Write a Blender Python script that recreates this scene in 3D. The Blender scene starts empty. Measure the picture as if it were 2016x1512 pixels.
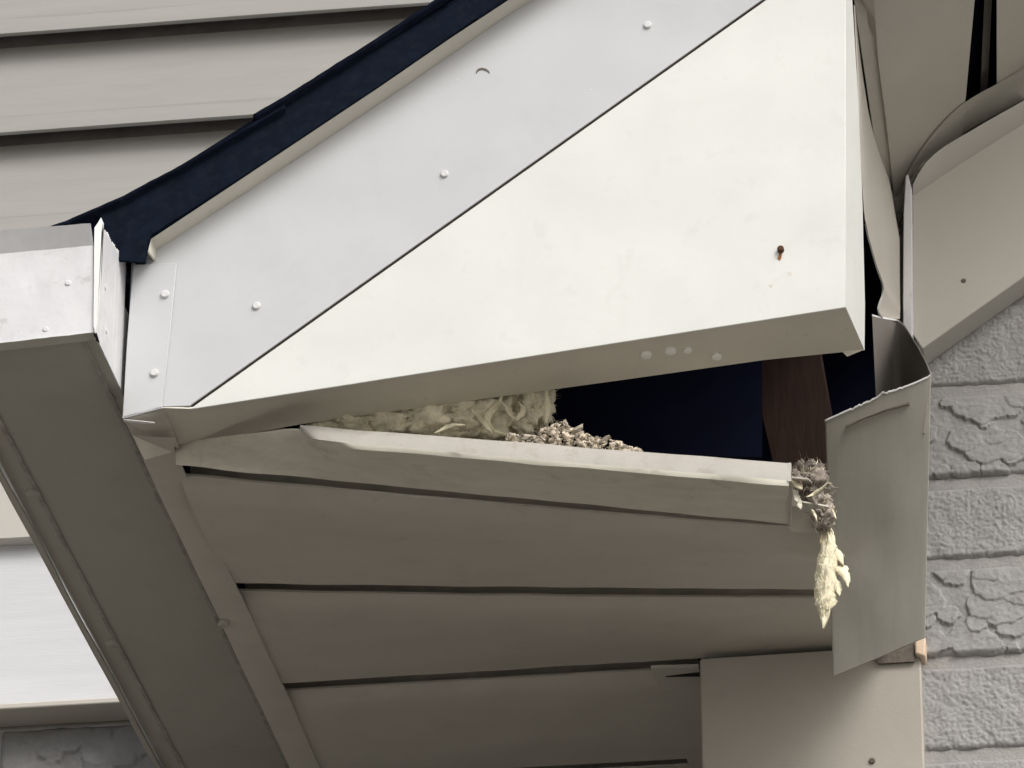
import bpy, bmesh, math, random
from mathutils import Vector, noise
random.seed(7)
R = math.radians
scene = bpy.context.scene
C = scene.collection

# ------------------------------------------------------------------ camera
F_PX, PITCH, YAW, DIST = 9400.0, R(27), R(8), 4.7
FWD = Vector((-math.sin(YAW)*math.cos(PITCH), math.cos(YAW)*math.cos(PITCH), math.sin(PITCH)))
RGT = Vector((math.cos(YAW), math.sin(YAW), 0))
UPV = RGT.cross(FWD)
CAM = Vector((0, 0, 3.7)) - FWD*DIST
cd = bpy.data.cameras.new('camera'); cam = bpy.data.objects.new('camera', cd); C.objects.link(cam)
cam.location = CAM; cam.rotation_euler = (math.pi/2+PITCH, 0, YAW)
cd.sensor_width = 36; cd.lens = F_PX/2016*36; cd.clip_start = .1; cd.clip_end = 2000
scene.camera = cam

# ------------------------------------------------------------------ sky, sun, exposure
SUN_EL, SUN_AZ = R(42), R(40)          # azimuth measured from the facade normal towards the right
w = bpy.data.worlds.new('World'); scene.world = w; w.use_nodes = True
nt = w.node_tree; bg = nt.nodes['Background']
sky = nt.nodes.new('ShaderNodeTexSky'); sky.sky_type = 'NISHITA'; sky.sun_disc = False
sky.sun_elevation = SUN_EL; sky.sun_rotation = math.pi - SUN_AZ
sky.air_density = 1.0; sky.dust_density = 6.0; sky.ozone_density = 1.0
hs = nt.nodes.new('ShaderNodeHueSaturation'); hs.inputs['Saturation'].default_value = .45
nt.links.new(sky.outputs[0], hs.inputs['Color']); nt.links.new(hs.outputs[0], bg.inputs['Color'])
bg.inputs['Strength'].default_value = .12
sd = bpy.data.lights.new('sun', 'SUN'); so = bpy.data.objects.new('sun', sd); C.objects.link(so)
sd.energy = .9; sd.angle = R(25); sd.color = (1, .985, .95)
sdir = Vector((math.sin(SUN_AZ)*math.cos(SUN_EL), -math.cos(SUN_AZ)*math.cos(SUN_EL), math.sin(SUN_EL)))
so.location = (3, -5, 9); so.rotation_euler = sdir.to_track_quat('Z', 'Y').to_euler()
scene.view_settings.view_transform = 'Standard'; scene.view_settings.look = 'None'
scene.view_settings.exposure = .3; scene.view_settings.gamma = 1

# ------------------------------------------------------------------ helpers
def ray(x, y): return FWD*F_PX + RGT*(x-1008) - UPV*(y-756)
def P(x, y, Y):                      # photo pixel -> point on the vertical plane at depth Y
    d = ray(x, y); return CAM + d*((Y-CAM.y)/d.y)
def PZ(x, y, Z):                     # photo pixel -> point on the level plane at height Z
    d = ray(x, y); return CAM + d*((Z-CAM.z)/d.z)
V = Vector

def tag(o, label=None, cat=None, group=None, kind=None):
    if label: o['label'] = label
    if cat: o['category'] = cat
    if group: o['group'] = group
    if kind: o['kind'] = kind
    return o
def thing(name, loc, label, cat, group=None):
    o = bpy.data.objects.new(name, None); C.objects.link(o); o.location = loc; o.empty_display_size = .05
    return tag(o, label, cat, group)
def link(name, me, m, parent=None, smooth=True, angle=35):
    if m: me.materials.append(m)
    if smooth:
        me.polygons.foreach_set('use_smooth', [True]*len(me.polygons)); me.set_sharp_from_angle(angle=R(angle))
    o = bpy.data.objects.new(name, me); C.objects.link(o)
    if parent:
        o.parent = parent
        t = parent; off = V((0, 0, 0))
        while t: off += t.location; t = t.parent
        me.transform(__import__('mathutils').Matrix.Translation(-off))
    return o
def bevel(o, wd=.001, seg=2):
    b = o.modifiers.new('bevel', 'BEVEL'); b.width = wd; b.segments = seg; b.limit_method = 'ANGLE'; b.angle_limit = R(40)
    return o
def from_bm(name, bm, m, parent=None, **k):
    bmesh.ops.recalc_face_normals(bm, faces=bm.faces)
    me = bpy.data.meshes.new(name); bm.to_mesh(me); bm.free(); return link(name, me, m, parent, **k)
def prism(name, pts, ext, m, parent=None, bv=0, **k):      # flat polygon given a thickness
    bm = bmesh.new(); n = len(pts); ext = V(ext)
    a = [bm.verts.new(p) for p in pts]; b = [bm.verts.new(V(p)+ext) for p in pts]
    bm.faces.new(a); bm.faces.new(b[::-1])
    for i in range(n): bm.faces.new((a[i], b[i], b[(i+1) % n], a[(i+1) % n]))
    bmesh.ops.triangulate(bm, faces=[f for f in bm.faces if len(f.verts) > 4])
    o = from_bm(name, bm, m, parent, **k)
    return bevel(o, bv) if bv else o
def grid(name, rows, ext, m, parent=None, bv=0, **k):      # sheet given by rows of points and a thickness
    bm = bmesh.new(); ext = V(ext); nr, nc = len(rows), len(rows[0])
    a = [[bm.verts.new(p) for p in r] for r in rows]; b = [[bm.verts.new(V(p)+ext) for p in r] for r in rows]
    for i in range(nr-1):
        for j in range(nc-1):
            bm.faces.new((a[i][j], a[i][j+1], a[i+1][j+1], a[i+1][j])); bm.faces.new((b[i][j], b[i+1][j], b[i+1][j+1], b[i][j+1]))
    for j in range(nc-1):
        for i in (0, nr-1): bm.faces.new((a[i][j], b[i][j], b[i][j+1], a[i][j+1]))
    for i in range(nr-1):
        for j in (0, nc-1): bm.faces.new((a[i][j], a[i+1][j], b[i+1][j], b[i][j]))
    o = from_bm(name, bm, m, parent, **k)
    return bevel(o, bv) if bv else o
def box(name, lo, hi, m, parent=None, bv=0):
    (x0, y0, z0), (x1, y1, z1) = lo, hi
    return prism(name, [V((x0, y0, z0)), V((x1, y0, z0)), V((x1, y0, z1)), V((x0, y0, z1))], (0, y1-y0, 0), m, parent, bv)
def lerp(a, b, t): return a + (b-a)*t
def pline(pts, n):                   # resample a polyline of Vectors
    d = [0]
    for i in range(1, len(pts)): d.append(d[-1]+(pts[i]-pts[i-1]).length)
    out = []
    for k in range(n):
        s = d[-1]*k/(n-1); i = 1
        while i < len(d)-1 and d[i] < s: i += 1
        out.append(lerp(pts[i-1], pts[i], (s-d[i-1])/max(1e-9, d[i]-d[i-1])))
    return out
def smooth_line(pts, n, it=6):
    q = pline(pts, n)
    for _ in range(it): q = [q[0]]+[(q[i-1]+q[i]*2+q[i+1])/4 for i in range(1, n-1)]+[q[-1]]
    return q
def disc(name, p, nrm, r, h, m, parent, seg=14, dome=.5):  # small domed head on a surface
    nrm = V(nrm).normalized(); u = nrm.orthogonal().normalized(); v = nrm.cross(u); bm = bmesh.new()
    rings = []
    for rr, hh in ((r, -.002), (r, h*(1-dome)), (r*.75, h*.92)):
        rings.append([bm.verts.new(p+(u*math.cos(t)+v*math.sin(t))*rr+nrm*hh) for t in [2*math.pi*i/seg for i in range(seg)]])
    for a, b in zip(rings, rings[1:]):
        for i in range(seg): bm.faces.new((a[i], a[(i+1) % seg], b[(i+1) % seg], b[i]))
    bm.faces.new(rings[-1]); bm.faces.new(rings[0][::-1])
    return from_bm(name, bm, m, parent)

# ------------------------------------------------------------------ materials
def mat(name, col, rough=.5, spec=.4, var=.06, vscale=6, dirt=0, dcol=(.12, .10, .08), dscale=40, dth=.62, bump=.0, bscale=300, streak=None, grime=0, wave=0):
    m = bpy.data.materials.new(name); m.use_nodes = True; t = m.node_tree; N = t.nodes; L = t.links
    b = N['Principled BSDF']; b.inputs['Roughness'].default_value = rough; b.inputs['Specular IOR Level'].default_value = spec
    tc = N.new('ShaderNodeTexCoord'); mp = N.new('ShaderNodeMapping'); L.new(tc.outputs['Object'], mp.inputs['Vector'])
    if streak: mp.inputs['Scale'].default_value = streak
    n1 = N.new('ShaderNodeTexNoise'); n1.inputs['Scale'].default_value = vscale; n1.inputs['Detail'].default_value = 6; n1.inputs['Roughness'].default_value = .65
    L.new(mp.outputs[0], n1.inputs['Vector'])
    r1 = N.new('ShaderNodeMapRange'); L.new(n1.outputs[0], r1.inputs['Value'])
    r1.inputs['From Min'].default_value = .3; r1.inputs['From Max'].default_value = .7
    r1.inputs['To Min'].default_value = 1-var; r1.inputs['To Max'].default_value = 1+var
    mx = N.new('ShaderNodeVectorMath'); mx.operation = 'SCALE'; mx.inputs[0].default_value = col; L.new(r1.outputs[0], mx.inputs['Scale'])
    out = mx.outputs[0]
    def mixin(out, fac, c):
        q = N.new('ShaderNodeMix'); q.data_type = 'RGBA'; L.new(fac, q.inputs['Factor']); L.new(out, q.inputs['A'])
        q.inputs['B'].default_value = (*c, 1); return q.outputs['Result']
    if dirt:
        n2 = N.new('ShaderNodeTexNoise'); n2.inputs['Scale'].default_value = dscale; n2.inputs['Detail'].default_value = 8; n2.inputs['Roughness'].default_value = .7
        L.new(tc.outputs['Object'], n2.inputs['Vector'])
        r2 = N.new('ShaderNodeMapRange'); L.new(n2.outputs[0], r2.inputs['Value'])
        r2.inputs['From Min'].default_value = dth; r2.inputs['From Max'].default_value = dth+.12; r2.inputs['To Max'].default_value = dirt
        out = mixin(out, r2.outputs[0], dcol)
    if grime:
        n4 = N.new('ShaderNodeTexNoise'); n4.inputs['Scale'].default_value = 9; n4.inputs['Detail'].default_value = 9; n4.inputs['Roughness'].default_value = .75; n4.inputs['Distortion'].default_value = .6
        L.new(tc.outputs['Object'], n4.inputs['Vector'])
        r4 = N.new('ShaderNodeMapRange'); L.new(n4.outputs[0], r4.inputs['Value'])
        r4.inputs['From Min'].default_value = .5; r4.inputs['From Max'].default_value = .8; r4.inputs['To Max'].default_value = grime
        out = mixin(out, r4.outputs[0], dcol)
    L.new(out, b.inputs['Base Color'])
    if bump:
        n3 = N.new('ShaderNodeTexNoise'); n3.inputs['Scale'].default_value = bscale; n3.inputs['Detail'].default_value = 5
        L.new(mp.outputs[0], n3.inputs['Vector'])
        bp = N.new('ShaderNodeBump'); bp.inputs['Strength'].default_value = bump; bp.inputs['Distance'].default_value = .002
        L.new(n3.outputs[0], bp.inputs['Height']); L.new(bp.outputs[0], b.inputs['Normal'])
        if wave:                      # oil-canning of thin sheet
            n5 = N.new('ShaderNodeTexNoise'); n5.inputs['Scale'].default_value = 7; n5.inputs['Detail'].default_value = 1
            L.new(tc.outputs['Object'], n5.inputs['Vector'])
            b5 = N.new('ShaderNodeBump'); b5.inputs['Strength'].default_value = wave; b5.inputs['Distance'].default_value = .03
            L.new(n5.outputs[0], b5.inputs['Height']); L.new(b5.outputs[0], bp.inputs['Normal'])
    return m
M = {}
M['fascia'] = mat('fascia_paint', (.56, .575, .595), .45, .35, .03, 5, .25, (.25, .23, .22), 70, .68, .03, 120, grime=.13, wave=.22)
M['panel'] = mat('return_paint', (.725, .74, .71), .5, .3, .03, 7, .16, (.45, .44, .42), 28, .56, .03, 150, grime=.14, wave=.2)
M['lip'] = mat('drip_lip_paint', (.70, .675, .59), .5, .3, .06, 8, .3, (.2, .17, .13), 60, .62, .1)
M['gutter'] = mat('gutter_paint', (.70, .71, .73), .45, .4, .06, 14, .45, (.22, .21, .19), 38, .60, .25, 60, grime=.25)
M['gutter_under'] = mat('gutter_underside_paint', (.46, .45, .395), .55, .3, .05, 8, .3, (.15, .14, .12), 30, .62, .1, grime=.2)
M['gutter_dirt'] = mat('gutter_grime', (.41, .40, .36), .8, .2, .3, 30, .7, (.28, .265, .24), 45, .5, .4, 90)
M['raw_edge'] = mat('cut_metal_edge', (.85, .85, .84), .4, .4, .05)
M['soffit'] = mat('soffit_vinyl', (.57, .55, .485), .55, .3, .05, 4, .18, (.18, .15, .12), 25, .60, .1, 200, streak=(1, 4, 4), grime=.18, wave=.3)
M['shade_brown'] = mat('siding_lap_shade', (.20, .18, .175), .9, .1, .2, 20)  # dark brown backing colour stands for shade under the siding laps
M['joint'] = mat('lap_joint_shade', (.38, .35, .31), .8, .2, .2, 20)  # backing strips coloured darker than the panels to stand for lap shade
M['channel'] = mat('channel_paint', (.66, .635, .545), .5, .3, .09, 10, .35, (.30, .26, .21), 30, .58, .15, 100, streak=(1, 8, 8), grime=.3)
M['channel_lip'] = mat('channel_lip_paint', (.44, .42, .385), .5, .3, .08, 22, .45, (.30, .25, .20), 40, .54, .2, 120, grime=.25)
M['flap'] = mat('flap_paint', (.46, .445, .39), .5, .35, .06, 9, .3, (.2, .18, .15), 30, .62, .12, 120, streak=(6, 6, 1), grime=.15, wave=.12)
M['recess_shade'] = mat('recess_shade_paint', (.20, .185, .165), .6, .3, .08, 9, .3, (.1, .09, .08), 30, .6)  # sheet colour darkened for the shade inside the fold and slot
M['scuff'] = mat('scuffed_paint', (.33, .315, .275), .7, .2, .2, 60)
M['strip'] = mat('side_strip_paint', (.58, .55, .49), .5, .35, .04, 7, .2, (.3, .26, .2), 40, .64, .1)
M['rake_soffit'] = mat('rake_soffit_paint', (.52, .50, .44), .55, .3, .05, 5, .15, (.2, .18, .15), 30, .62, .08, grime=.1)
M['frieze'] = mat('frieze_paint', (.51, .495, .45), .5, .35, .03, 4, .2, (.25, .23, .2), 40, .68, .08, grime=.08)
M['white_trim'] = mat('white_trim', (.72, .72, .73), .45, .4, .05, 20, .3, (.3, .3, .3), 60, .62)
M['corner'] = mat('corner_board_paint', (.44, .415, .37), .55, .3, .05, 5, .2, (.25, .2, .15), 30, .62, .1, grime=.2)
M['siding_up'] = mat('upper_siding', (.34, .335, .315), .5, .3, .05, 4, .15, (.3, .28, .25), 20, .6, .15, 40, streak=(1, 1, 14))
M['siding_low'] = mat('lower_siding', (.63, .64, .66), .5, .3, .05, 5, .2, (.4, .39, .37), 20, .6, .15, 40, streak=(1, 1, 14))
M['shingle'] = mat('dark_shingle', (.004, .006, .014), .9, .06, .25, 60, .4, (.015, .022, .04), 90, .55, .6, 500)
M['drip'] = mat('dark_drip_metal', (.005, .009, .018), .8, .06, .3, 50, .3, (.016, .020, .028), 110, .5, .15, 500)
M['lining'] = mat('shade_navy', (.0026, .004, .0145), .9, .1, .2, 20)  # near-black navy puts the hollow's shade into the surface colour
M['rafter'] = mat('rafter_wood', (.026, .0135, .0095), .8, .2, .25, 20, .4, (.02, .012, .01), 30, .55, .3, 60, streak=(8, 8, 1))
M['wood'] = mat('backing_wood', (.20, .15, .11), .85, .2, .2, 20)
M['nail'] = mat('painted_nail', (.68, .68, .68), .4, .5, .05)
M['rust'] = mat('rusty_nail', (.10, .045, .02), .8, .3, .3, 200, .5, (.03, .015, .01), 300, .5)
M['rust_stain'] = mat('rust_stain', (.33, .14, .06), .9, .1, .3, 200)
M['mark'] = mat('dirt_and_shade', (.16, .14, .12), .9, .1, .3, 200)
M['drop'] = mat('caulk_drop', (.86, .85, .82), .4, .5, .05)
M['hole'] = mat('hole_dark', (.02, .02, .02), .9, .1)
M['insul'] = mat('insulation_yellow', (.84, .79, .63), .95, .1, .35, 45, .4, (.42, .35, .24), 50, .5, .8, 250)
M['insul_pale'] = mat('insulation_pale', (.82, .77, .58), .95, .1, .15, 80, .3, (.56, .49, .32), 60, .55, .6, 250)
M['nest'] = mat('grey_nest_fibre', (.27, .24, .21), .95, .1, .5, 90, .6, (.06, .05, .045), 70, .5, .8, 250)
M['crumb'] = mat('wood_crumb', (.46, .405, .325), .95, .1, .5, 70, .4, (.62, .56, .48), 60, .52, .5, 250)
def island_tint(m, lo, hi):           # each loose chip gets its own tone
    t = m.node_tree; b = t.nodes['Principled BSDF']; src = b.inputs['Base Color'].links[0].from_socket
    g = t.nodes.new('ShaderNodeNewGeometry'); r_ = t.nodes.new('ShaderNodeMapRange'); r_.inputs['To Min'].default_value = lo; r_.inputs['To Max'].default_value = hi
    v = t.nodes.new('ShaderNodeVectorMath'); v.operation = 'SCALE'
    t.links.new(g.outputs['Random Per Island'], r_.inputs['Value']); t.links.new(src, v.inputs[0]); t.links.new(r_.outputs[0], v.inputs['Scale']); t.links.new(v.outputs[0], b.inputs['Base Color'])
island_tint(M['crumb'], .45, 1.7); island_tint(M['nest'], .3, 2.2)
M['brick'] = mat('painted_brick', (.352, .352, .348), .75, .3, .08, 25, .35, (.25, .24, .23), 60, .56, .3, 220)
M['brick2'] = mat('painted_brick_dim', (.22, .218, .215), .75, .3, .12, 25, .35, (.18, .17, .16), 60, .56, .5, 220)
M['mortar'] = mat('painted_mortar', (.37, .365, .355), .8, .25, .1, 40, .3, (.2, .2, .19), 70, .58, .6, 260)
M['wall'] = mat('wall_backing', (.35, .33, .30), .8, .2, .1, 8)
M['cream_end'] = mat('exposed_cream_end', (.80, .64, .48), .6, .3, .08, 60)
M['dark_bed'] = mat('unseen_bed_dark', (.035, .026, .02), .95, .1, .4, 8, .4, (.08, .06, .04), 12, .55, .6, 30)
M['ground'] = mat('pale_bounce_ground', (.52, .50, .46), .9, .2, .25, .6, .3, (.06, .055, .05), 3, .55, .3, 20)  # unseen pale ground, brightness chosen for bounce light on the undersides

# ------------------------------------------------------------------ setting: ground
g = bpy.data.meshes.new('ground'); g.from_pydata([(-400, -400, 0), (400, -400, 0), (400, 400, 0), (-400, 400, 0)], [], [(0, 1, 2, 3)])
tag(link('ground', g, M['ground'], smooth=False), kind='structure')
gb = bmesh.new()
bedr = [[gb.verts.new((lerp(-9, 9, j/60), lerp(-4.6, 6, i/30)+(.12*noise.noise(V((j*.3, 0, 0))) if i == 0 else 0), .012+.03*abs(noise.noise(V((j*.9, i*.9, 2)))))) for j in range(61)] for i in range(31)]
for i in range(30):
    for j in range(60): gb.faces.new((bedr[i][j], bedr[i][j+1], bedr[i+1][j+1], bedr[i+1][j]))
tag(from_bm('unseen_dark_bed', gb, M['dark_bed']), kind='structure')  # unseen dark bed, added to shape bounce light on the soffit

YW, YB, YU = .695, 1.06, 2.0          # brick wall, lower siding wall, upper siding wall
Z0 = 3.6993                           # soffit level
XS = P(1665, 605, 0).x                # right side of the return box
XC = P(1378, 1400, YW).x              # left edge of the corner board

# ------------------------------------------------------------------ siding walls
def lap_board(x0, x1, zb, zt, yf, m, parent, butt=.03, name='siding_board', n=48, seed=0, hollow=False):
    rows = []
    prof = [((zt+.001 if hollow else zt+butt+.004), .004), (zt-.005, .005), (lerp(zb, zt, .5), butt*.5+.002), (zb+.012, butt-.001), (zb+.003, butt), (zb, butt-.003)]
    for z, d in prof:
        rows.append([V((lerp(x0, x1, j/n), yf-d-.0012*noise.noise(V((j*.35+seed, z*9, seed))), z+.0012*noise.noise(V((j*.2, seed, 3))))) for j in range(n+1)])
    bm = bmesh.new(); ya = yf+.004
    a = [[bm.verts.new(p) for p in r] for r in rows]
    top = [bm.verts.new((p.x, ya, rows[0][0].z)) for p in rows[0]]; bot = [bm.verts.new((p.x, ya, zb+.002)) for p in rows[0]]
    if hollow:                        # open lap: thin lip, dark hollow behind it
        a += [[bm.verts.new((p.x, yf-butt+o, zb+h)) for p in rows[0]] for o, h in ((.005, .0), (.006, .034))]
        for v in bot: v.co.z = zb+.036
    a = [top]+a+[bot]
    for i in range(len(a)-1):
        for j in range(n): bm.faces.new((a[i][j], a[i][j+1], a[i+1][j+1], a[i+1][j]))
    for j in (0, n): bm.faces.new([r[j] for r in a])
    for j in range(n): bm.faces.new((top[j], bot[j], bot[j+1], top[j+1]))
    return from_bm(name, bm, m, parent, angle=50)
zu = [P(400, 40, YU-.064).z, P(250, 246, YU-.064).z]; du = zu[0]-zu[1]
uw = thing('upper_siding_wall', (-1.2, YU, 3.0), 'grey-beige lap siding wall rising behind the dark roof edge', 'wall')
for k in range(-2, 4):
    lap_board(-2.2, 1.8, zu[0]+k*du, zu[0]+(k+1)*du, YU-.02, M['siding_up'], uw, .044, seed=k*3.7, hollow=True)
box('wall_backing', (-2.2, YU-.016, 2.2), (1.8, YU+.1, zu[0]+4*du), M['shade_brown'], uw)
lw = thing('lower_siding_wall', (-1.5, YB, 0), 'bright white lap siding wall seen below the gutter at lower left', 'wall')
zl = [P(120, 1057, YB-.034).z, P(120, 1397, YB-.034).z]; dl = zl[0]-zl[1]
for k, (zb, zt) in enumerate([(zl[1], zl[0]), (zl[0], zl[0]+dl*.9)]):
    lap_board(-2.2, XC, zb, zt, YB-.01, M['siding_low'] if k == 0 else M['frieze'], lw, .024, seed=11+k*2.3)
box('wall_backing', (-2.2, YB-.006, .0), (XC, YB+.08, zl[0]+dl*.9+.012), M['wall'], lw)
box('bottom_trim', (-2.2, YB-.068, zl[1]-.010), (XC-.3, YB-.012, zl[1]-.002), M['strip'], lw, .002)
box('top_ledge', (-2.2, YB-.03, zl[0]+dl*.9+.013), (XC-.02, YU-.06, zl[0]+dl*.9+.02), M['lining'], lw)

# ------------------------------------------------------------------ bricks
def brick(name, x0, x1, z0, z1, yf, style, parent, m, res=.0016, seed=0):
    nx = max(2, int((x1-x0)/res)); nz = max(2, int((z1-z0)/res)); rnd = random.Random(seed)
    lobes = []
    if style == 'peel':
        for _ in range(int((x1-x0)*(z1-z0)/.00042)):
            lobes.append((rnd.uniform(x0, x1), rnd.uniform(z0, z1), rnd.uniform(.008, .024), rnd.uniform(.0, .0012), rnd.random()*9))
        lobes.sort(key=lambda q: q[1])
    bm = bmesh.new(); gv = []
    for i in range(nz+1):
        row = []
        for j in range(nx+1):
            x, z = lerp(x0, x1, j/nx), lerp(z0, z1, i/nz)
            e = min(x-x0, x1-x, z-z0, z1-z); ed = .006*max(0, 1-e/.006)**2
            p = V((x*60, z*60, seed))
            h = .0010*noise.noise(p)+.0007*noise.noise(p*3.1)+.0004*noise.noise(p*8)
            if style == 'peel':
                wx = x+.0045*noise.noise(V((x*70, z*70, seed+4)))+.0022*noise.noise(V((x*300, z*300, 1))); wz = z+.004*noise.noise(V((x*80, z*80, seed+9)))+.0016*noise.noise(V((x*280, z*280, 6)))
                top = 0
                for (cx, cz, r, b, s) in lobes:
                    if abs(wx-cx) < r and abs(wz-cz) < r:
                        d = math.hypot(wx-cx, (wz-cz)*1.15)
                        if d < r: top = max(top, b+.0016+.0016*max(0, .2-(wz-cz)/r))
                h += top
            else:
                p2 = V((x*150, z*150, seed+2)); h += .0014*abs(noise.noise(p2))+.0008*noise.noise(p2*2.3)+.0012*noise.noise(V((x*35, z*35, seed+7)))
            row.append(bm.verts.new((x+.0015*noise.noise(V((z*40, seed, 2)))*(j in (0, nx)), yf-h+ed, z+.0022*noise.noise(V((x*45, seed, 5)))*(i in (0, nz)))))
        gv.append(row)
    for i in range(nz):
        for j in range(nx): bm.faces.new((gv[i][j], gv[i][j+1], gv[i+1][j+1], gv[i+1][j]))
    ring = gv[0]+[r[-1] for r in gv[1:]]+gv[-1][-2::-1]+[r[0] for r in gv[-2:0:-1]]
    back = [bm.verts.new((v.co.x, yf+.05, v.co.z)) for v in ring]; n = len(ring)
    for i in range(n): bm.faces.new((ring[i], back[i], back[(i+1) % n], ring[(i+1) % n]))
    return from_bm(name, bm, m, parent, angle=180)
bw = thing('brick_wall', (.9, YW, 0), 'grey painted rough brick wall at the right edge beside the bent flap', 'wall')
zc = [P(1920, y, YW).z for y in (1475, 1290, 1098, 938, 758)]
zc = [zc[0]-.11]+zc+[zc[-1]+.113, zc[-1]+.226, zc[-1]+.339]
for k in range(len(zc)-1):
    style = 'peel' if k in (2, 4) else 'stipple'
    a = XC+.17; sp = [a, .575+.02*(k % 2), .83, 1.06]
    for q in range(3):
        brick('brick', sp[q]+(.011 if q else 0), sp[q+1], zc[k]+.001, zc[k+1]-.012, YW, style, bw, M['brick'], .0011 if q == 0 else .006, k*13+q)
mo = bmesh.new()
bx = [[V((lerp(XC+.02, 2.2, j/220), YW+.0045+.002*noise.noise(V((j*.9, i*1.7, 3))), lerp(zc[0]-.02, zc[-1]+.2, i/120))) for j in range(221)] for i in range(121)]
mo.free(); grid('mortar', bx, (0, .06, 0), M['mortar'], bw, angle=180)
box('wall_backing', (XC+.005, YW+.07, 0), (2.2, YW+.2, 4.9), M['wall'], bw)
box('side_wall', (XC+.005, YW+.2, 0), (XC+.15, YU-.06, 3.9), M['wall'], bw)
box('lower_wall_face', (XC+.02, YW+.012, 0), (2.2, YW+.068, zc[0]-.021), M['mortar'], bw)
b2 = thing('lower_brick_wall', (-1.2, YB+.02, 0), 'strip of dim grey brick under the bright siding at lower left corner', 'wall')
zz = zl[1]-.012
for k in range(2):
    for q in range(5):
        x0 = -.99+q*.22+.1*(k % 2)
        brick('brick', x0, x0+.21, zz-.09*(k+1)+.012, zz-.09*k-.002, YB-.014, 'peel', b2, M['brick2'], .0022, 200+k*7+q)
box('mortar', (-1.0, YB-.0095, zz-.2), (.25, YB-.0065, zz), M['mortar'], b2)

# ------------------------------------------------------------------ corner board below the soffit
cb = thing('corner_board', (XC+.1, YW, 3.3), 'flat beige corner board under the soffit, left of the grey brick', 'trim board')
pts = [P(1378, 1296, YW-.02), P(1812, 1268, YW-.02), P(1811, 1512, YW-.02), P(1380, 1512, YW-.02)]
dn = 1.2
pts[2] = V((pts[2].x-.004, pts[2].y, pts[2].z-dn)); pts[3] = V((pts[3].x, pts[3].y, pts[3].z-dn))
prism('board', pts, (0, .03, 0), M['corner'], cb, .002)
disc('nail_head', P(1717, 1498, YW-.0205), (0, -1, 0), .0035, .002, M['mark'], cb)
prism('end_block', [P(1801, 1259, YW-.03), P(1822, 1252, YW-.03), P(1822, 1292, YW-.03), P(1801, 1286, YW-.03)], (0, .028, 0), M['cream_end'], cb, .002)
prism('top_shade_patch', [P(1700, 1262, YW-.026), P(1800, 1262, YW-.026), P(1800, 1302, YW-.026), P(1730, 1306, YW-.026)], (0, .004, 0), M['mark'], cb)  # dark patch painted for the shade between flap bottom and board

# ------------------------------------------------------------------ soffit
sf = thing('eave_soffit', (-.1, .4, Z0), 'shaded beige lap-panel soffit under the eave, sagging at its right front', 'soffit')
YS = [.085, .423, YW, .98, 1.05]
def seam(px0, py0, px1, py1, Y, x_right=None, n=40, bow=0):
    a, b = P(px0, py0, Y), P(px1, py1, Y)
    if x_right: b = a+(b-a)*((x_right-a.x)/(b.x-a.x))
    return [lerp(a, b, j/n)+V((0, 0, bow*math.sin(math.pi*j/n)+.0012*noise.noise(V((j*.3, Y*9, 0))))) for j in range(n+1)]
s0 = seam(335, 916, 1596, 1036, .099); s1 = seam(450, 1148, 1640, 1160, YS[1], .33, bow=-.001); s2 = seam(544, 1345, 1640, 1281, YS[2], .33)
XJ = -.352
def soffit_panel(ra, rb, gw, lift, wide=0, name='soffit_panel'):
    # each panel starts behind an open lap joint of width gw and hangs a little higher at its front
    prof = [(gw, lift), (gw+.006, lift*.72), (gw+.014, lift*.42), (gw+.024, lift*.17), (gw+.038, lift*.03), (gw+.06, 0)]
    nn = len(ra)-1
    rows = [[lerp(p, q, (d+gw*wide*j/nn)/(q-p).y)+V((0, 0, h)) for j, (p, q) in enumerate(zip(ra, rb))] for d, h in prof]
    rows += [[lerp(p, q, .7) for p, q in zip(ra, rb)], [q.copy() for q in rb], [q+V((0, .0015, .046)) for q in rb]]
    o = grid(name, rows, (0, .0008, .003), M['soffit'], sf, angle=40)
    cap = [[lerp(p, q, d/(q-p).y)+V((0, 0, .05)) for p, q in zip(ra, rb)] for d in (-.004, gw*(1+wide*.5)+.03)]
    end = [lerp(p, q, (gw*(1+wide*.5)+.03)/(q-p).y)+V((0, 0, lift*.3+.003)) for p, q in zip(ra, rb)]
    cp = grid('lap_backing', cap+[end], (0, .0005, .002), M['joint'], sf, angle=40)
    return o
soffit_panel(s0, s1, .056, .013, .5)
soffit_panel(s1, s2, .040, .009, .8)
s3 = [V((lerp(-.375, XC-.002, j/40), .975, Z0-.001)) for j in range(41)]
s2c = [V((lerp(-.375, XC-.002, j/40), YS[2]+.004, Z0)) for j in range(41)]
soffit_panel(s2c, s3, .038, .009)
s4 = [V((p.x, 1.13, p.z)) for p in s3]
soffit_panel(s3, s4, .02, .0)
grid('panel_tab', [[P(1556, 985, .118), P(1632, 998, .122)], [P(1556, 1046, .15), P(1636, 1052, .155)]], (0, .001, .002), M['soffit'], sf)
# receiving channel along the hidden side wall
grid('wall_channel', [[V((XC-.055, YS[2]+.012, Z0-.002)), V((XC-.002, YS[2]+.012, Z0-.004))], [V((XC-.04, 1.045, Z0-.004)), V((XC-.002, 1.045, Z0-.004))]], (0, 0, .004), M['soffit'], sf)
prism('gap_sliver', [P(1310, 1331, YS[2]+.008), P(1377, 1323, YS[2]+.008), P(1378, 1330, YS[2]+.008)], (0, .003, 0), M['hole'], sf)

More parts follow.
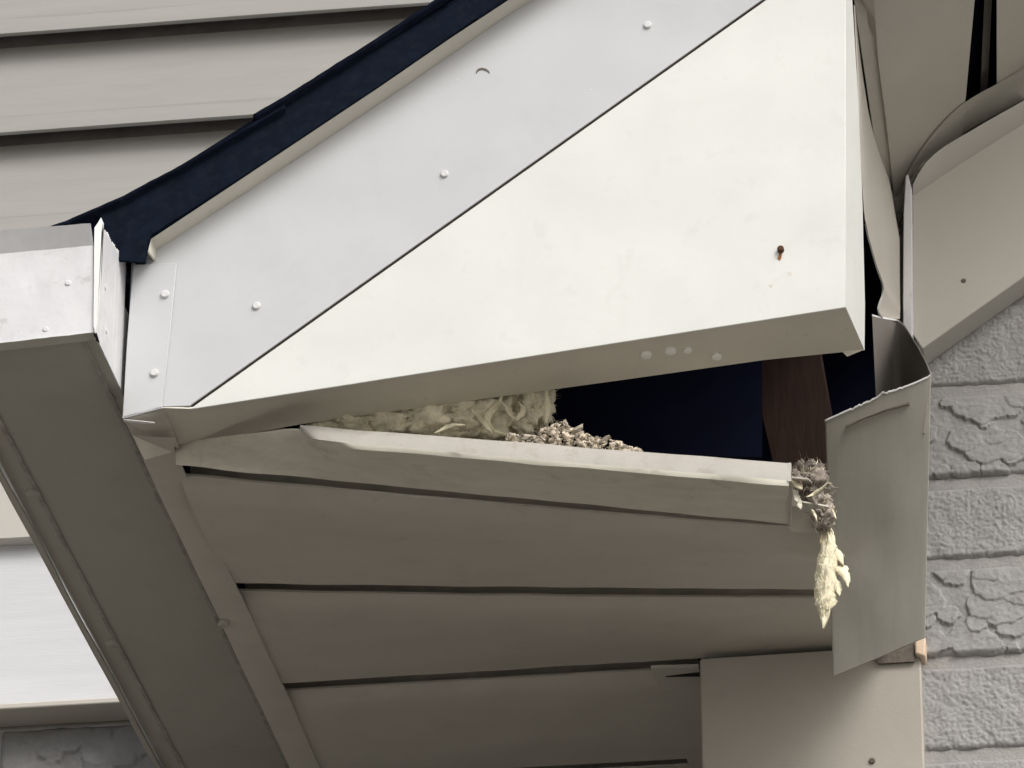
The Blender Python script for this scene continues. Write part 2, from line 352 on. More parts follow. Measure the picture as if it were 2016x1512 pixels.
# eave trim between gutter and soffit
et = thing('eave_trim', (-.375, .45, Z0), 'narrow shaded metal trim strip between gutter underside and soffit', 'trim strip')
yy = [.02+i*(1.03/30) for i in range(31)]
grid('trim_face', [[V((-.395+.001*noise.noise(V((y*7, 0, 0))), y, Z0+.001)) for y in yy], [V((-.375, y, Z0-.004)) for y in yy], [V((XJ-.006+.0015*noise.noise(V((y*6, 5, 0))), y, Z0-.003)) for y in yy]], (0, 0, .003), M['soffit'], et, angle=20)
box('trim_back', (-.393, .02, Z0+.003), (-.389, 1.05, Z0+.2), M['fascia'], et)
grid('corner_patch', [[P(243, 828, .003), P(322, 806, .003)], [P(272, 868, .07), P(352, 882, .088)]], (0, 0, .002), M['soffit'], et)
grid('torn_tab', [[P(262, 858, .03), P(345, 862, .05)], [P(285, 905, .06), P(340, 890, .08)]], (0, .0015, .001), M['soffit'], et)
disc('screw_head', PZ(440, 1228, Z0-.0035), (0, 0, -1), .006, .003, M['gutter_under'], et)

# ------------------------------------------------------------------ sagging front channel
fc = thing('fallen_channel', P(1000, 950, .06), 'long pale trim channel hanging loose below the white return, debris on top', 'trim channel')
def chan_row(fx, fy, gx, gy, Y, n=50, seed=0, amp=.0012):
    a, b = P(fx, fy, Y), P(gx, gy, Y)
    return [lerp(a, b, j/n)+V((0, amp*noise.noise(V((j*.25, seed, 1))), amp*noise.noise(V((j*.22, seed, 7))))) for j in range(n+1)]
def chan_fn(pts, xs, seed=0, amp=.0012):
    out = []
    for x in xs:
        k = 0
        while k < len(pts)-2 and pts[k+1][0] < x: k += 1
        a, b = pts[k], pts[k+1]; t = (x-a[0])/(b[0]-a[0])
        out.append(P(x, lerp(a[1], b[1], t), lerp(a[2], b[2], t))+V((0, amp*noise.noise(V((x*.01, seed, 1))), amp*noise.noise(V((x*.009, seed, 7))))))
    return out
xa = [346+i*(1553-346)/64 for i in range(65)]; xb = [x for x in xa if x > 590]
edge_pts = [(345, 873, .096), (480, 857, .064), (588, 845, .038), (612, 865, .026), (700, 873, .023), (957, 896, .022), (1360, 930, .022), (1554, 946, .022)]
c_top = chan_fn([(585, 837, .032), (1000, 869, .030), (1554, 912, .030)], xb, 1); c_mid = chan_fn(edge_pts, xb, 2)
c_edge = chan_fn(edge_pts, xa, 2)
c_fold = chan_fn([(345, 880, .096), (480, 868, .068), (600, 866, .042), (680, 882, .026), (1100, 918, .024), (1554, 957, .024)], xa, 3)
c_b1 = chan_fn([(345, 896, .098), (500, 900, .09), (700, 915, .066), (1557, 990, .062)], xa, 4); c_bot = chan_fn([(345, 916, .098), (1560, 1032, .098)], xa, 5)
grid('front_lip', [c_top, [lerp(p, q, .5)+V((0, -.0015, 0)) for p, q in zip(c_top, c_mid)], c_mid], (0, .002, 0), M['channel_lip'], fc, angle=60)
grid('underside', [c_edge, c_fold, c_b1, c_bot, [p+V((0, .002, .012)) for p in c_bot]], (0, .0005, .0016), M['channel'], fc, angle=50)
grid('top_flange', [c_top, [p+V((0, .07, -.012)) for p in c_top]], (0, 0, -.0015), M['channel'], fc)
e = [c_top[-1], c_mid[-1], c_b1[-1], c_bot[-1]]
prism('cut_end', [e[0]+V((-.0012, -.001, 0)), e[1]+V((-.0012, -.001, -.001)), e[3]+V((-.0012, 0, -.003)), e[3]+V((-.0012, .006, .004)), e[1]+V((-.0012, .008, .004)), e[0]+V((-.0012, .006, 0))], (.0035, 0, 0), M['channel_lip'], fc)

# ------------------------------------------------------------------ rake fascia
rf = thing('rake_fascia', P(700, 450, 0), 'pale lavender-white sloping rake fascia board between dark roof edge and white triangle', 'fascia')
sl = (0-805)/(1505-370)
def seam_y(x): return 805+sl*(x-370)
top_x = [(293, 466), (496, 340), (744, 180), (1000, 22), (1400, -225), (2300, -790)]
fp = [P(x, y, 0) for x, y in top_x]+[P(2300, seam_y(2300)-4, 0), P(1200, seam_y(1200)-4, 0), P(373, 799, 0), P(320, 801, 0), P(280, 640, 0), P(285, 515, 0)]
prism('board', fp, (0, .0025, 0), M['fascia'], rf, .0006)
ov = [P(262, 521, -.004), P(348, 517, -.004), P(334, 660, -.004), P(319, 803, -.004), P(241, 823, -.004), P(250, 670, -.004)]
prism('end_overlap', ov, (0, .003, 0), M['fascia'], rf, .0006)
grid('end_hem', [[P(241, 823, -.004), P(319, 803, -.004)], [P(250, 829, .012), P(318, 806, .012)]], (0, 0, .0015), M['fascia'], rf)
grid('hem_curl', [pline([P(243, 826, -.003), P(275, 829, -.002), P(304, 832, .0)], 6), pline([P(244, 830, .004), P(275, 834, .004), P(304, 835, .004)], 6)], (0, .001, .001), M['raw_edge'], rf)
for x, y in ((505, 603), (875, 343), (1275, 50)): disc('nail_head', P(x, y, 0), (0, -1, 0), .0042, .0028, M['nail'], rf)
for x, y in ((325, 580), (304, 735)): disc('nail_head', P(x, y, -.004), (0, -1, 0), .0045, .003, M['nail'], rf)
cur = [P(x, y, -.0008) for x, y in ((937, 141), (941, 135), (949, 133), (957, 135), (963, 140))]
grid('dirt_curl', [cur, [p+V((.0004, 0, -.0022)) for p in cur]], (0, .0012, 0), M['mark'], rf)
for x, y in ((900, 156), (1163, 177)): disc('dirt_speck', P(x, y, -.0002), (0, -1, 0), .0009, .0004, M['drop'], rf, 7)
wb = [P(300, 560, .006), P(420, 440, .006), P(2300, -740, .006), P(2300, seam_y(2300)+60, .006), P(440, 775, .006), P(335, 795, .006)]
prism('sub_board', wb, (0, .02, 0), M['wood'], rf)

# ------------------------------------------------------------------ triangular return
rp = thing('eave_return_panel', P(1250, 480, 0), 'white triangular boxed eave return panel with one rusty nail near its corner', 'panel')
AP = P(1665, seam_y(1665)+2, 0)
prism('front_face', [P(372, 806, 0), P(1665, 605, 0), AP, P(1000, seam_y(1000)+2, 0)], (0, .0025, 0), M['panel'], rp, .0008)
def fr(x): return 805-200*(x-370)/1295
fx = [320, 372, 600, 900, 1200, 1478, 1664]
front = [P(x, 803 if x < 370 else fr(x), .0003) for x in fx]
rear = [P(x, y, .09) for x, y in ((346, 876), (398, 868), (625, 830), (925, 789), (1226, 748), (1503, 709), (1700, 689))]
m1 = [lerp(a, b, .5) for a, b in zip(front, rear)]
grid('bottom_lip', [front, m1, rear, [p+V((0, .001, .008)) for p in rear]], (0, .0005, .0018), M['lip'], rp, angle=50)
sr = [P(1678, 0, .03), P(1690, 200, .055), P(1698, 400, .075), P(1703, 600, .088), P(1702, 689, .09)]
sfv = [P(1665, y, .0004) for y in (0, 200, 400, 560, 604)]
tp = V((sfv[0].x, .0004, AP.z)); tr = tp+V((.002, .02, 0))
grid('side_lip', [[tp]+sfv, [tr]+sr], (-.0018, .0005, 0), M['panel'], rp, angle=60)
prism('corner_tab', [P(1649, 684, .088), P(1702, 688, .088), P(1668, 702, .086)], (0, .0015, .001), M['lip'], rp)
d = P(1537, 491, -.002)
disc('rusty_nail', d, (0, -1, 0), .0034, .004, M['rust'], rp)
bm = bmesh.new()
prism('rust_drip', [P(1536, 494, -.0004), P(1540, 494, -.0004), P(1537, 506, -.0004), P(1538, 509, -.0004), P(1535, 513, -.0004), P(1530, 509, -.0004), P(1533, 503, -.0004)], (0, .001, 0), M['rust_stain'], rp); bm.free()
for x, y in ((1555, 539), (1518, 562)):
    prism('nail_dimple', [P(x-5, y-2, -.0003), P(x, y-4, -.0003), P(x+5, y-2, -.0003), P(x+1, y+4, -.0003)], (0, .0008, 0), M['lip'], rp)
for x, y, r in ((1272, 699, .0055), (1320, 691, .0055), (1354, 690, .004), (1411, 702, .005)):
    t = (y-fr(x-14))/80; q = P(x, y, .09*t)
    disc('caulk_drop', q+V((0, -.001, -.001)), (0, -.15, -1), r, .0016, M['drop'], rp)

# ------------------------------------------------------------------ roof edge
ro = thing('gable_roof', P(600, 250, -.03), 'dark navy shingle roof edge with drip metal running up above the pale fascia', 'roof')
YE = -.032
low = [(196, 520), (232, 512), (286, 516), (291, 470), (300, 460), (496, 334), (744, 169), (982, 5), (1400, -262), (2300, -835)]
upm = [(2300, -905), (1400, -322), (990, -56), (843, 40), (694, 126), (501, 250), (347, 342), (238, 400), (196, 420)]
prism('drip_edge', [P(x, y, YE) for x, y in low+upm], (0, .004, 0), M['drip'], ro, .0008)
# underside strip of the overhang
us = [(291, 466), (300, 460), (496, 334), (744, 169), (982, 5), (1400, -262), (2300, -835)]
ua = [P(x, y+1, YE+.002) for x, y in us]; ub = [V((p.x, -.0005, p.z-.001)) for p in ua]
ub = [lerp(p, p, 0) for p in ub]
grid('overhang_underside', [ua, ub], (0, 0, .003), M['lip'], ro)
grid('overhang_end', [[P(289, 496, YE+.002), P(291, 466, YE+.002)], [V((P(289, 496, YE).x, -.0006, P(289, 484, YE).z)), V((P(291, 466, YE).x, -.0006, P(291, 466, YE).z))]], (.002, 0, 0), M['lip'], ro)
def course(px, th, y0, name='shingle', lift=0):
    rows = []
    q = pline([P(x, y, y0) for x, y in px], 70)
    for k in range(2):
        rows.append([p+V((0, 0, lift+(th+.0008*noise.noise(p*90) if k else .0007*noise.noise(p*70)))) for p in q])
    return grid(name, rows, (0, 2.0, 0), M['shingle'], ro, angle=180)
course([(92, 456), (130, 442), (238, 395), (347, 337), (501, 248), (560, 214)], .0045, YE-.007)
course([(498, 236), (560, 200), (694, 116), (843, 19), (1000, -86)], .0065, YE-.008)
course([(960, -66), (1400, -342), (2300, -922)], .005, YE-.009)
dk = [(150, 470), (238, 415), (347, 357), (501, 265), (694, 141), (843, 55), (990, -41), (1400, -307), (2300, -890)]
da = [P(x, y, YE+.006) for x, y in dk]
grid('deck', [da, [p+V((0, 0, -.02)) for p in da]], (0, 2.0, 0), M['lining'], ro)
ey = [YE+.004, .4, .8, 1.2, 1.98]
grid('eave_edge', [[V((P(205, 450, 0).x-.004, y, P(205, 440, 0).z)) for y in ey], [V((P(232, 515, 0).x, y, P(232, 512, 0).z)) for y in ey]], (.004, 0, 0), M['drip'], ro)
zt = P(290, 480, 0).z
box('eave_fascia', (-.388, .018, Z0+.006), (-.37, 1.04, zt), M['lining'], ro)
# added sheets that shut light out of the hollow, shade in their colour
li = thing('shade_lining', (0, .8, 4.0), 'added lining, coloured near black for the shade deep inside the open hollow behind the loose channel', 'lining')
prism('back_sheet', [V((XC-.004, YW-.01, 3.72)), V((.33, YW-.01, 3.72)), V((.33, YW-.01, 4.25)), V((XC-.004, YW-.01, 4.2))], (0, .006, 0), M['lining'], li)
prism('added_shade_sheet', [P(560, 870, .34), P(1500, 900, .34), P(1500, 560, .34), P(560, 560, .34)], (0, .003, 0), M['lining'], li)  # added sheet near the opening, catches light so the hollow reads navy
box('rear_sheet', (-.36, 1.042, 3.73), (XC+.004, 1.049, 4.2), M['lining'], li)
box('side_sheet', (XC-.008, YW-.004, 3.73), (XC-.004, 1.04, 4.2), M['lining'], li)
ra = thing('rafter_tail', P(1560, 800, .42), 'brown wooden rafter faintly visible inside the dark hollow', 'rafter')
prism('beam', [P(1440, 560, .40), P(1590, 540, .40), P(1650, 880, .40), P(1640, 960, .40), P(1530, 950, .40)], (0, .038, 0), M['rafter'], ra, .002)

# ------------------------------------------------------------------ gutter
gt = thing('rain_gutter', (-.47, .4, 3.72), 'white metal rain gutter seen from below, its dented end cap at left', 'gutter')
ZG = 3.7224; XR = P(185, 657, -.12).x; XL = -.557; HG = P(186, 452, -.12).z-ZG
ys = [-.118+i*(1.155/60) for i in range(61)]
def gcol(x, z, s, amp=.001): return [V((x+amp*noise.noise(V((y*5, s, 0))), y, z+amp*noise.noise(V((y*4, s, 4))))) for y in ys]
prof = [(XR, ZG), (XR-.02, ZG-.0005), (XR-.075, ZG-.001), (XL+.035, ZG-.0005), (XL+.006, ZG), (XL, ZG+.006)]
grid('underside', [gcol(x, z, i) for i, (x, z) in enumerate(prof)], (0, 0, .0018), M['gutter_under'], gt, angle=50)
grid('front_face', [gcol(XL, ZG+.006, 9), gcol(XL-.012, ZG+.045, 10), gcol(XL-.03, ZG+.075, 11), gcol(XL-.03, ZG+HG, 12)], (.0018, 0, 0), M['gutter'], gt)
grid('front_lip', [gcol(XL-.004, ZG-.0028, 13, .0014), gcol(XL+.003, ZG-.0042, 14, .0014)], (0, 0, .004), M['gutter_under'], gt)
# grime lines beside both folds, as thin crusts
def crust(xc, wd, s):
    a = [V((xc-wd*(.5+.6*abs(noise.noise(V((y*22, s, 0))))), y, ZG-.0018)) for y in ys]
    b = [V((xc+wd*(.3+.8*abs(noise.noise(V((y*27, s, 8))))), y, ZG-.0018)) for y in ys]
    grid('grime_line', [a, b], (0, 0, .0007), M['gutter_dirt'], gt)
crust(XL+.028, .004, 3); crust(XR-.012, .004, 6)
for y in (.22, .61): disc('seal_blob', V((XL+.022, y, ZG-.001)), (0, 0, -1), .008, .003, M['gutter_under'], gt)
bk = [V((XR+.0005, y, ZG)) for y in ys]
# back wall, its top edge ragged where it was cut by hand
tb = []
for i in range(80):
    t = i/79; y = -.118+t*.12; p = lerp(P(201, 436, -.12), P(250, 522, 0), t)
    tb.append(V((XR+.0006, y, p.z+.004*noise.noise(V((i*.9, 3, 1)))+.0022*((i % 3)-1))))
bb = [V((XR+.0006, p.y, ZG+.0005-.006*max(0, .2-t)*0)) for p in tb]
grid('back_wall', [bb, [lerp(a, b, .5)+V((.0008*noise.noise(V((i*.2, 1, 1))), 0, 0)) for i, (a, b) in enumerate(zip(bb, tb))], tb], (-.0022, 0, 0), M['gutter'], gt)
box('back_run', (XR-.0018, .003, ZG+.001), (XR, 1.035, ZG+HG-.02), M['gutter'], gt)
# end cap with rolled top band
tl, trr = P(-260, 488, -.12), P(184, 453, -.12); bl, br = P(-230, 705, -.12), P(185, 657, -.12)
n = 26
def crow(a, b, dy, s): return [lerp(a, b, j/n)+V((0, dy-.0012*noise.noise(V((j*.5, s, 2))), 0)) for j in range(n+1)]
band0, band1 = crow(tl, trr, -.014, 1), crow(P(-260, 524, -.12), P(184, 484, -.12), -.001, 2)
grid('cap_band', [crow(tl, trr, -.012, 1), band0, band1], (0, .0018, 0), M['gutter'], gt)
rr = [band1]
for k in range(1, 9):
    a, b = lerp(P(-260, 524, -.12), bl, k/8), lerp(P(184, 484, -.12), br, k/8); rr.append(crow(a, b, -.001, 2+k*.8))
grid('end_cap', rr, (0, .0018, 0), M['gutter'], gt)
he = [(186, 448), (193, 438), (199, 428), (203, 437), (200, 455), (198, 520), (196, 580), (191, 640), (187, 655), (184, 640), (185, 560), (185, 500)]
prism('cap_edge', [P(x, y, -.124) for x, y in he], (0, .004, 0), M['raw_edge'], gt, .0006)
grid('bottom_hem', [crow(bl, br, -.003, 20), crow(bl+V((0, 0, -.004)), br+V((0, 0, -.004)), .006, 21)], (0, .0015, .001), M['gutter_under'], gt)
for x, y in ((90, 648), (134, 557)): disc('screw_head', P(x, y, -.1208), (0, -1, 0), .0030, .0012, M['gutter'], gt, 10)
for y, z in ((-.085, .07), (-.072, .028)): disc('rivet', V((XR+.0006, y, ZG+z)), (1, 0, 0), .003, .0012, M['gutter'], gt, 10)
bm = bmesh.new()
prism('cap_gap', [P(183, 656, -.122), P(190, 655, -.122), P(195, 672, -.118), P(188, 668, -.118)], (0, .004, 0), M['hole'], gt); bm.free()

# ------------------------------------------------------------------ rake soffit, frieze, J channel (right side)
La, Lb = P(1798, 362, YW), P(2014, 200, YW); SLP = (Lb.z-La.z)/(Lb.x-La.x); NRM = V((-SLP, 0, 1))
def onS(x, y, off=0):
    d = ray(x, y); return CAM+d*((La+V((0, 0, off))-CAM).dot(NRM)/d.dot(NRM))
def sz(x, y, off=0): return V((x, y, La.z+SLP*(x-La.x)+off))
rs = thing('rake_soffit', V((.6, .35, 4.4)), 'shaded beige sloping soffit under the rake at upper right, split by a dark slot', 'soffit')
s_a, s_b = onS(1919, 0), onS(1901, 198); s_c, s_d = onS(1962, 0), onS(1962, 170)
def ext(a, b, Y): return a+(b-a)*((Y-a.y)/(b.y-a.y))
pa = [sz(XS+.006, .06), ext(s_b, s_a, .06), ext(s_a, s_b, YW-.002), sz(XS+.006, YW-.002)]
prism('soffit_panel', pa, (0, 0, .004), M['rake_soffit'], rs, .001)
e0 = ext(s_d, s_c, .06); e1 = ext(s_c, s_d, YW-.002)
prism('soffit_panel', [e0, sz(1.5, .06), sz(1.5, YW-.002), e1], (0, 0, .004), M['rake_soffit'], rs, .001)
i0, i1 = lerp(ext(s_b, s_a, .06), e0, .5), lerp(ext(s_a, s_b, YW-.002), e1, .5)
prism('slot_strip', [i0+V((.001, 0, .022)), i0+V((.010, 0, .028)), i1+V((.010, 0, .028)), i1+V((.001, 0, .022))], (0, 0, .003), M['recess_shade'], rs)
prism('slot_backing', [sz(XS+.006, .06, .035), sz(1.5, .06, .035), sz(1.5, YW, .035), sz(XS+.006, YW, .035)], (0, 0, .004), M['lining'], rs)
prism('front_return', [sz(XS+.006, .055, -.0), sz(1.5, .055, 0), sz(1.5, .055, .05), sz(XS+.006, .055, .05)], (0, .004, 0), M['fascia'], rs)
jc = [(1764, 430), (1778, 360), (1795, 322), (1820, 285), (1845, 252), (1872, 224), (1901, 198), (1962, 166), (2040, 118), (2200, 10)]
jd = [(1772, 440), (1786, 372), (1803, 345), (1820, 318), (1838, 300), (1857, 285), (1905, 257), (1955, 228), (2040, 182), (2200, 72)]
ja = smooth_line([onS(x, y, -.002) for x, y in jc], 40, 3); jb = smooth_line([P(x, y, YW-.03) for x, y in jd], 40, 3)
grid('curved_channel', [ja, [lerp(p, q, .5)+V((0, .012, .006)) for p, q in zip(ja, jb)], jb], (0, .002, .001), M['rake_soffit'], rs, angle=60)
fz = thing('frieze_board', P(1900, 480, YW-.03), 'beige sloping frieze board on the brick at right, with rolled top lip', 'trim board')
YF = YW-.045
fb = [P(1797, 384, YF), P(1886, 324, YF), P(2014, 243, YF), P(2400, -5, YF), P(2400, 270, YF), P(2014, 546, YF), P(1817, 687, YF), P(1796, 655, YF)]
prism('board', fb, (0, .043, 0), M['frieze'], fz, .001)
l1 = smooth_line([P(x, y, YF-.001) for x, y in ((1797, 385), (1886, 325), (2014, 244), (2400, -4))], 30, 1)
l2 = smooth_line([P(x, y, YF-.016) for x, y in ((1798, 362), (1806, 342), (1820, 318), (1857, 288), (1910, 259), (1952, 233), (2014, 200), (2400, -52))], 30, 2)
grid('top_lip', [l1, l2], (0, .0018, 0), M['frieze'], fz, angle=60)
prism('end_cap', [P(1783, 346, YF-.012), P(1788, 342, YF-.012), P(1795, 372, YF-.012), P(1797, 690, YF-.012), P(1777, 690, YF-.012), P(1779, 420, YF-.012)], (0, .05, 0), M['white_trim'], fz, .001)
disc('dirt_speck', P(1897, 553, YF), (0, -1, 0), .003, .001, M['mark'], fz, 8)

# ------------------------------------------------------------------ torn corner trim
tc_ = thing('torn_corner_trim', P(1740, 1000, .25), 'bent sheet-metal corner trim torn loose and hanging down beside the brick', 'metal trim')
sL = smooth_line([P(x, y, Y) for x, y, Y in ((1681, 10, .06), (1690, 200, .1), (1697, 380, .18), (1700, 420, .24), (1708, 465, .32), (1726, 529, .42), (1741, 569, .47), (1738, 588, .475), (1724, 607, .47), (1724, 618, .47), (1736, 626, .48))], 60, 2)
sR = pline([P(x, y, .64) for x, y in ((1683, 10), (1714, 190), (1730, 267), (1752, 367), (1770, 471), (1770, 540), (1771, 600))]+[P(1770, 627, .58)], 60)
sR = [lerp(p, p, 0) for p in sR]
grid('side_strip', [sL, [lerp(a, b, .5) for a, b in zip(sL, sR)], sR], (.0008, .0012, 0), M['strip'], tc_, angle=60)
# pale raw edge along the curled cut
grid('cut_edge', [[p+V((-.0006, -.002, 0)) for p in sL[33:]], [p+V((.0012, -.002, 0)) for p in sL[33:]]], (0, .003, 0), M['raw_edge'], tc_, angle=60)
grid('inner_strip', [pline([onS(1679, -60, -.03), P(1700, 140, .55), P(1752, 367, .66), P(1768, 450, .675)], 12), pline([onS(1716, -60, -.004), onS(1729, 119, -.004), onS(1748, 267, -.004), onS(1765, 430, -.004)], 12)], (0, .001, .001), M['flap'], tc_)
rim = [P(x, y, Y) for x, y, Y in ((1717, 621, .47), (1736, 628, .48), (1766, 629, .50), (1779, 640, .47), (1805, 681, .32), (1822, 712, .21), (1831, 734, .166), (1832, 738, .1635))]
rimq = smooth_line(rim, 40, 2)
jag = []
for i in range(50):
    t = i/49; x = lerp(1831, 1624, t); y = lerp(741, 829, t)+4*math.sin(math.pi*min(1, t*2.2))-6*math.sin(math.pi*t)*(1 if t < .5 else .35)+(3.2*noise.noise(V((i*.8, 1, 4)))+((i % 4) == 0)*1.8 if .25 < t < .75 else .4*noise.noise(V((i*.5, 0, 0))))
    jag.append(P(x, y, lerp(.1635, .27, t)))
def vdrop(p, zb, k=5, lean=V((0, 0, 0))): return [lerp(p, V((p.x, p.y, zb))+lean, j/k) for j in range(k+1)]
inner = [[lerp(p, V((p.x-.012*i/39, p.y, 3.70))+V((.002, .002, 0)), k/4) for i, p in enumerate(rimq)] for k in range(5)]
grid('folded_wing', inner, (.0012, .0004, 0), M['recess_shade'], tc_, angle=60)
top = [rimq[-1]]+jag[1:]
nb = len(top); bl_, br_ = P(1640, 1331, .27), P(1821, 1257, .166)
bot = []
for i, p in enumerate(top):
    t = max(0, min(1, (p.x-top[-1].x)/(max(q.x for q in top)-top[-1].x))); bot.append(lerp(bl_, br_, t)+V((0, p.y-lerp(.27, .166, t), 0)))
K = 16
rows = [[lerp(a, b, k/K)+V((0, .003*noise.noise(V((i*.05, k*.25, 2)))*min(1, k/3), 0)) for i, (a, b) in enumerate(zip(top, bot))] for k in range(K+1)]
grid('hanging_flap', rows, (.0003, .0014, 0), M['flap'], tc_, angle=70)
rim_all = rimq+jag[1:]
grid('rim_edge', [[p+V((0, -.0012, -.0012)) for p in rim_all], [p+V((0, -.0006, .0012)) for p in rim_all]], (0, .0026, .0002), M['raw_edge'], tc_, angle=80)
grid('scuff_line', [[P(x, y-1.5, lerp(.27, .1635, (x-1624)/207)-.0042) for x, y in ((1664, 838), (1700, 824), (1745, 806), (1790, 792))], [P(x, y+1.0+2*math.sin(x*.11), lerp(.27, .1635, (x-1624)/207)-.0042) for x, y in ((1664, 838), (1700, 824), (1745, 806), (1790, 792))]], (0, .004, 0), M['scuff'], tc_)

# ------------------------------------------------------------------ insulation, nest, crumbs
def strand(bm, p, d, L, wd, curl, rnd, seg=5):
    d = d.normalized(); s = d.orthogonal().normalized(); s.rotate(__import__('mathutils').Quaternion(d, rnd.random()*6.28))
    last = None
    for k in range(seg+1):
        t = k/seg; ww = wd*(1-t*.85)*(.6+.4*math.sin(math.pi*min(1, t*1.4+.2)))
        a, b = bm.verts.new(p+s*ww), bm.verts.new(p-s*ww)
        if last: bm.faces.new((last[0], a, b, last[1]))
        last = (a, b); p = p+d*(L/seg); d = (d+V((rnd.gauss(0, curl), rnd.gauss(0, curl), rnd.gauss(0, curl)))).normalized()
def lump(bm, c, r, seed, sub=3, amp=.5, fr=1.9):
    res = bmesh.ops.create_icosphere(bm, subdivisions=sub, radius=1)
    for v in res['verts']:
        n_ = v.co.normalized(); k = 1+amp*.5*noise.noise(n_*9+V((seed, 3, 0)))+amp*noise.noise(n_*fr+V((seed, 0, 0)))+amp*.6*noise.noise(n_*fr*2.7+V((0, seed, 0)))+amp*.35*noise.noise(n_*fr*6+V((0, 0, seed)))
        v.co = V((c.x+n_.x*r[0]*k, c.y+n_.y*r[1]*k, c.z+n_.z*r[2]*k))
def fluff(name, lumps, nstr, m, label, seed, L=.03, wd=.0016, curl=.25, down=0, cat='insulation', base=None, m2=None):
    rnd = random.Random(seed); o = thing(name, base or lumps[0][0], label, cat)
    bm = bmesh.new()
    for i, (c, r) in enumerate(lumps): lump(bm, c, r, seed+i*1.7, 4)
    from_bm('batt', bm, m, o, angle=180)
    bm = bmesh.new()
    for _ in range(nstr):
        c, r = rnd.choice(lumps); n_ = V((rnd.gauss(0, 1), rnd.gauss(0, 1), rnd.gauss(0, 1))).normalized()
        if n_.y > .3: n_.y *= -1
        p = V((c.x+n_.x*r[0]*.95, c.y+n_.y*r[1]*.95, c.z+n_.z*r[2]*.95))
        d = (n_+V((rnd.gauss(0, .8), rnd.gauss(0, .6), rnd.gauss(0, .8)-down)))
        strand(bm, p, d, L*rnd.uniform(.3, 1), wd*rnd.uniform(.5, 1.6), curl, rnd)
    f = from_bm('fibres', bm, m2 or m, o, smooth=False); f['kind'] = 'stuff'
    return o
ins = []
for x, y, Y, rx, rz in ((690, 842, .115, .05, .010), (770, 832, .118, .045, .016), (850, 828, .118, .042, .021), (915, 822, .122, .036, .024), (965, 815, .13, .03, .028), (1000, 800, .135, .026, .030), (1040, 794, .135, .022, .032), (1060, 790, .14, .014, .034)):
    ins.append((P(x, y, Y), (rx, .028, rz)))
fluff('insulation_batt', ins, 1500, M['insul'], 'yellowish torn insulation stuffed between white return and loose channel', 21, .02, .0005, .45, m2=M['insul_pale'])
fi = thing('insulation_wisp', P(985, 830, .09), 'pale twisted insulation wisp forming a loop above the crumbs', 'insulation')
def ribbon(name, px, Y, wds, m, parent, dy=.006, point=False):
    q = smooth_line([P(x, y, Y+dy*math.sin(i*1.7)) for i, (x, y) in enumerate(px)], 24, 2); a, b = [], []
    for i, p in enumerate(q):
        t = (q[min(i+1, 23)]-q[max(i-1, 0)]).normalized(); s = t.cross(V((0, -1, 0))).normalized(); ww = wds*((max(.04, 1-i/23)**.8*min(1, .45+i/8)) if point else (.12+.88*math.sin(math.pi*(i+.6)/24.2)))*(1+.4*noise.noise(V((i*.6, Y*50, px[0][0]))))
        a.append(p+s*ww); b.append(p-s*ww+V((0, .003, 0)))
    return grid(name, [a, [lerp(u, v, .5)+V((0, -.002, 0)) for u, v in zip(a, b)], b], (0, .0012, 0), m, parent, angle=180)
ribbon('strand', [(990, 770), (984, 790), (970, 805), (958, 818), (960, 835), (975, 848), (1000, 855)], .088, .003, M['insul_pale'], fi)
ribbon('strand', [(985, 788), (998, 800), (1006, 815), (1016, 826)], .087, .0028, M['insul'], fi)
ribbon('strand', [(855, 852), (875, 840), (895, 834), (915, 836)], .05, .003, M['insul_pale'], fi)
ribbon('strand', [(928, 806), (942, 815), (955, 832), (968, 850)], .085, .0035, M['insul_pale'], fi)
ribbon('strand', [(1020, 790), (1030, 800), (1028, 812), (1015, 826)], .086, .003, M['insul_pale'], fi)
ribbon('strand', [(1076, 765), (1078, 800), (1074, 830)], .092, .003, M['insul_pale'], fi)
# crumbs on the channel
bm = bmesh.new(); rnd = random.Random(5)
def chtop(x): return 836+76*(x-590)/962
for i in range(620):
    u = rnd.random(); x = 1000+262*u**1.15
    pile = 44*math.exp(-((x-1105)/55)**2)+16*math.exp(-((x-1195)/40)**2)+5
    if x < 1060: pile = 18
    h = rnd.random(); y = chtop(x)-h*pile+4; Y = .034+.05*rnd.random()*(1 if h < .5 else .6)
    if rnd.random() < .4: Y = .032+.012*rnd.random()
    c = P(x, y, Y); s = rnd.uniform(.0008, .0026)*(1.9 if rnd.random() < .10 else 1)
    res = bmesh.ops.create_icosphere(bm, subdivisions=1, radius=s); k = V((rnd.uniform(.5, 1.9), rnd.uniform(.5, 1.2), rnd.uniform(.4, 1.3))); tw = rnd.uniform(-.9, .9)
    for v in res['verts']:
        q = V((v.co.x*k.x, v.co.y*k.y, v.co.z*k.z))*(1+.7*noise.noise(v.co*700+V((i*3.3, 0, 0))))
        v.co = c+V((q.x*math.cos(tw)-q.z*math.sin(tw), q.y, q.x*math.sin(tw)+q.z*math.cos(tw)))
cr = from_bm('crumbs', bm, M['crumb'], None, smooth=False)
tag(cr, 'heap of pale brown chewed crumbs piled on the loose channel', 'debris', kind='stuff')
nst = [(P(1590, 938, .135), (.018, .02, .012)), (P(1604, 952, .13), (.015, .018, .014)), (P(1611, 985, .135), (.011, .014, .015)), (P(1620, 1015, .14), (.011, .014, .015)), (P(1578, 950, .12), (.012, .014, .01))]
ns = fluff('nest_clump', nst, 420, M['nest'], 'grey-brown nest of fibres wedged between channel end and hanging flap', 33, .017, .0008, .7, cat='nest', m2=M['crumb'])
ribbon('pale_stalk', [(1588, 978), (1600, 972), (1615, 962), (1628, 950)], .095, .0025, M['insul_pale'], ns)
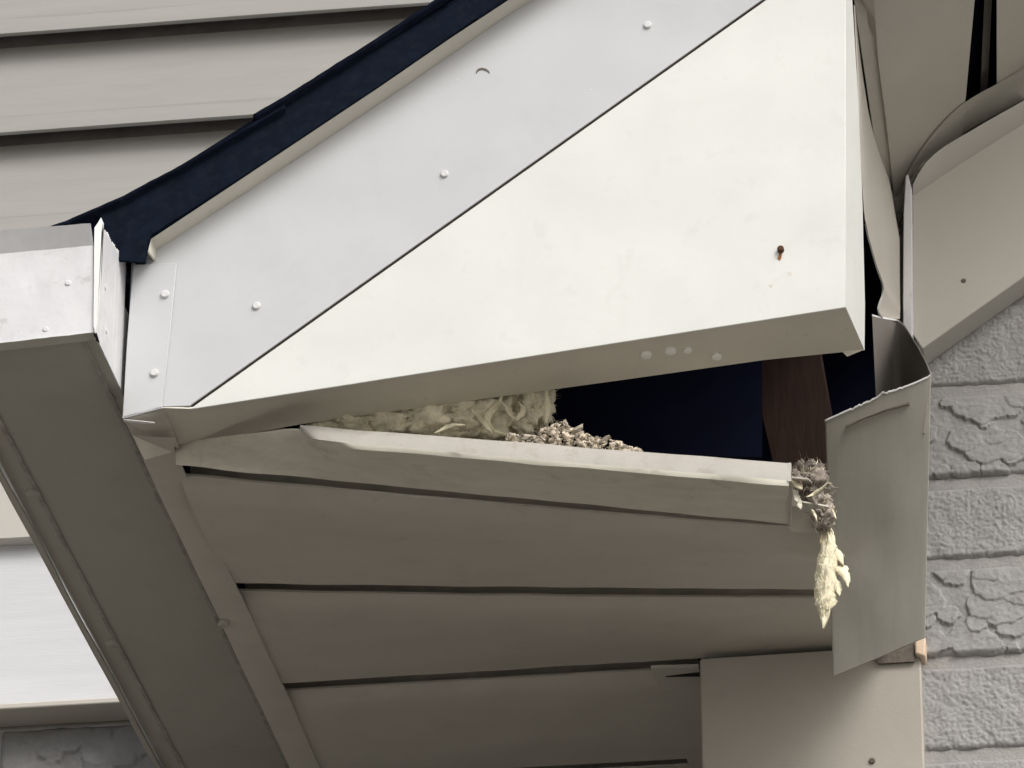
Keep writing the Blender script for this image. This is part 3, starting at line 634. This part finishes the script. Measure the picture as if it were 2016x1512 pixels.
ribbon('pale_stalk', [(1556, 940), (1568, 950), (1578, 962)], .1, .004, M['insul_pale'], ns)
for x, y, s in ((1565, 975, .011), (1572, 990, .009), (1604, 1012, .004), (1642, 1010, .003)):
    ribbon('pale_scrap', [(x-6, y-10), (x, y), (x+4, y+12)], .105, s*.6, M['channel'] if s > .008 else M['insul_pale'], ns, point=True)
ht = thing('hanging_tuft', P(1630, 1050, .18), 'pale yellow feathery tuft of insulation dangling from the gap beside the flap', 'insulation')
YT = .155
body = [(1627, 1042, 4), (1630, 1060, 11), (1631, 1085, 17), (1629, 1110, 21), (1627, 1135, 22), (1624, 1160, 20), (1622, 1180, 18), (1622, 1196, 13), (1622, 1212, 9), (1621, 1236, 1)]
rows = []
for i in range(40):
    t = i/39*(len(body)-1); k = min(int(t), len(body)-2); f = t-k
    x, y, wd_ = [lerp(body[k][q], body[k+1][q], f) for q in range(3)]
    row = []
    for j in range(17):
        a = -1+2*j/16; wob = 1+.2*noise.noise(V((i*.33, a*1.2+(5 if a > 0 else 0), 2)))
        p = P(x+a*wd_*1.02*wob, y+3*noise.noise(V((a*3, i*.4, 8))), YT)
        row.append(p+V((0, -.010*(1-a*a)*(wd_/20)-.0035*noise.noise(V((a*2.6, i*.22, 4)))-.002*noise.noise(V((a*7, i*.5, 4))), 0)))
    rows.append(row)
grid('tuft_body', rows, (0, .006, 0), M['insul_pale'], ht, angle=180)
for px, wd_ in (([(1640, 1080), (1652, 1095), (1660, 1112)], .005), ([(1645, 1118), (1660, 1122), (1667, 1138), (1669, 1155)], .006), ([(1640, 1140), (1650, 1158), (1652, 1172)], .005), ([(1618, 1178), (1624, 1205), (1620, 1236)], .005), ([(1636, 1165), (1638, 1185), (1630, 1200)], .006), ([(1626, 1030), (1618, 1055), (1614, 1070)], .0025), ([(1628, 1030), (1640, 1060), (1645, 1085)], .003)):
    ribbon('lobe', px, YT-.004, wd_*1.25, M['insul_pale'], ht, dy=.002, point=True)
rnd = random.Random(9); bm = bmesh.new()
for _ in range(260):
    r_ = rnd.choice(rows[6:34]); p = rnd.choice(r_)
    strand(bm, p+V((0, -.002, 0)), V((rnd.gauss(.1, .4), rnd.gauss(-.25, .2), -1)), rnd.uniform(.002, .006), .0004, .25, rnd)
f = from_bm('fibres', bm, M['insul_pale'], ht, smooth=False); f['kind'] = 'stuff'
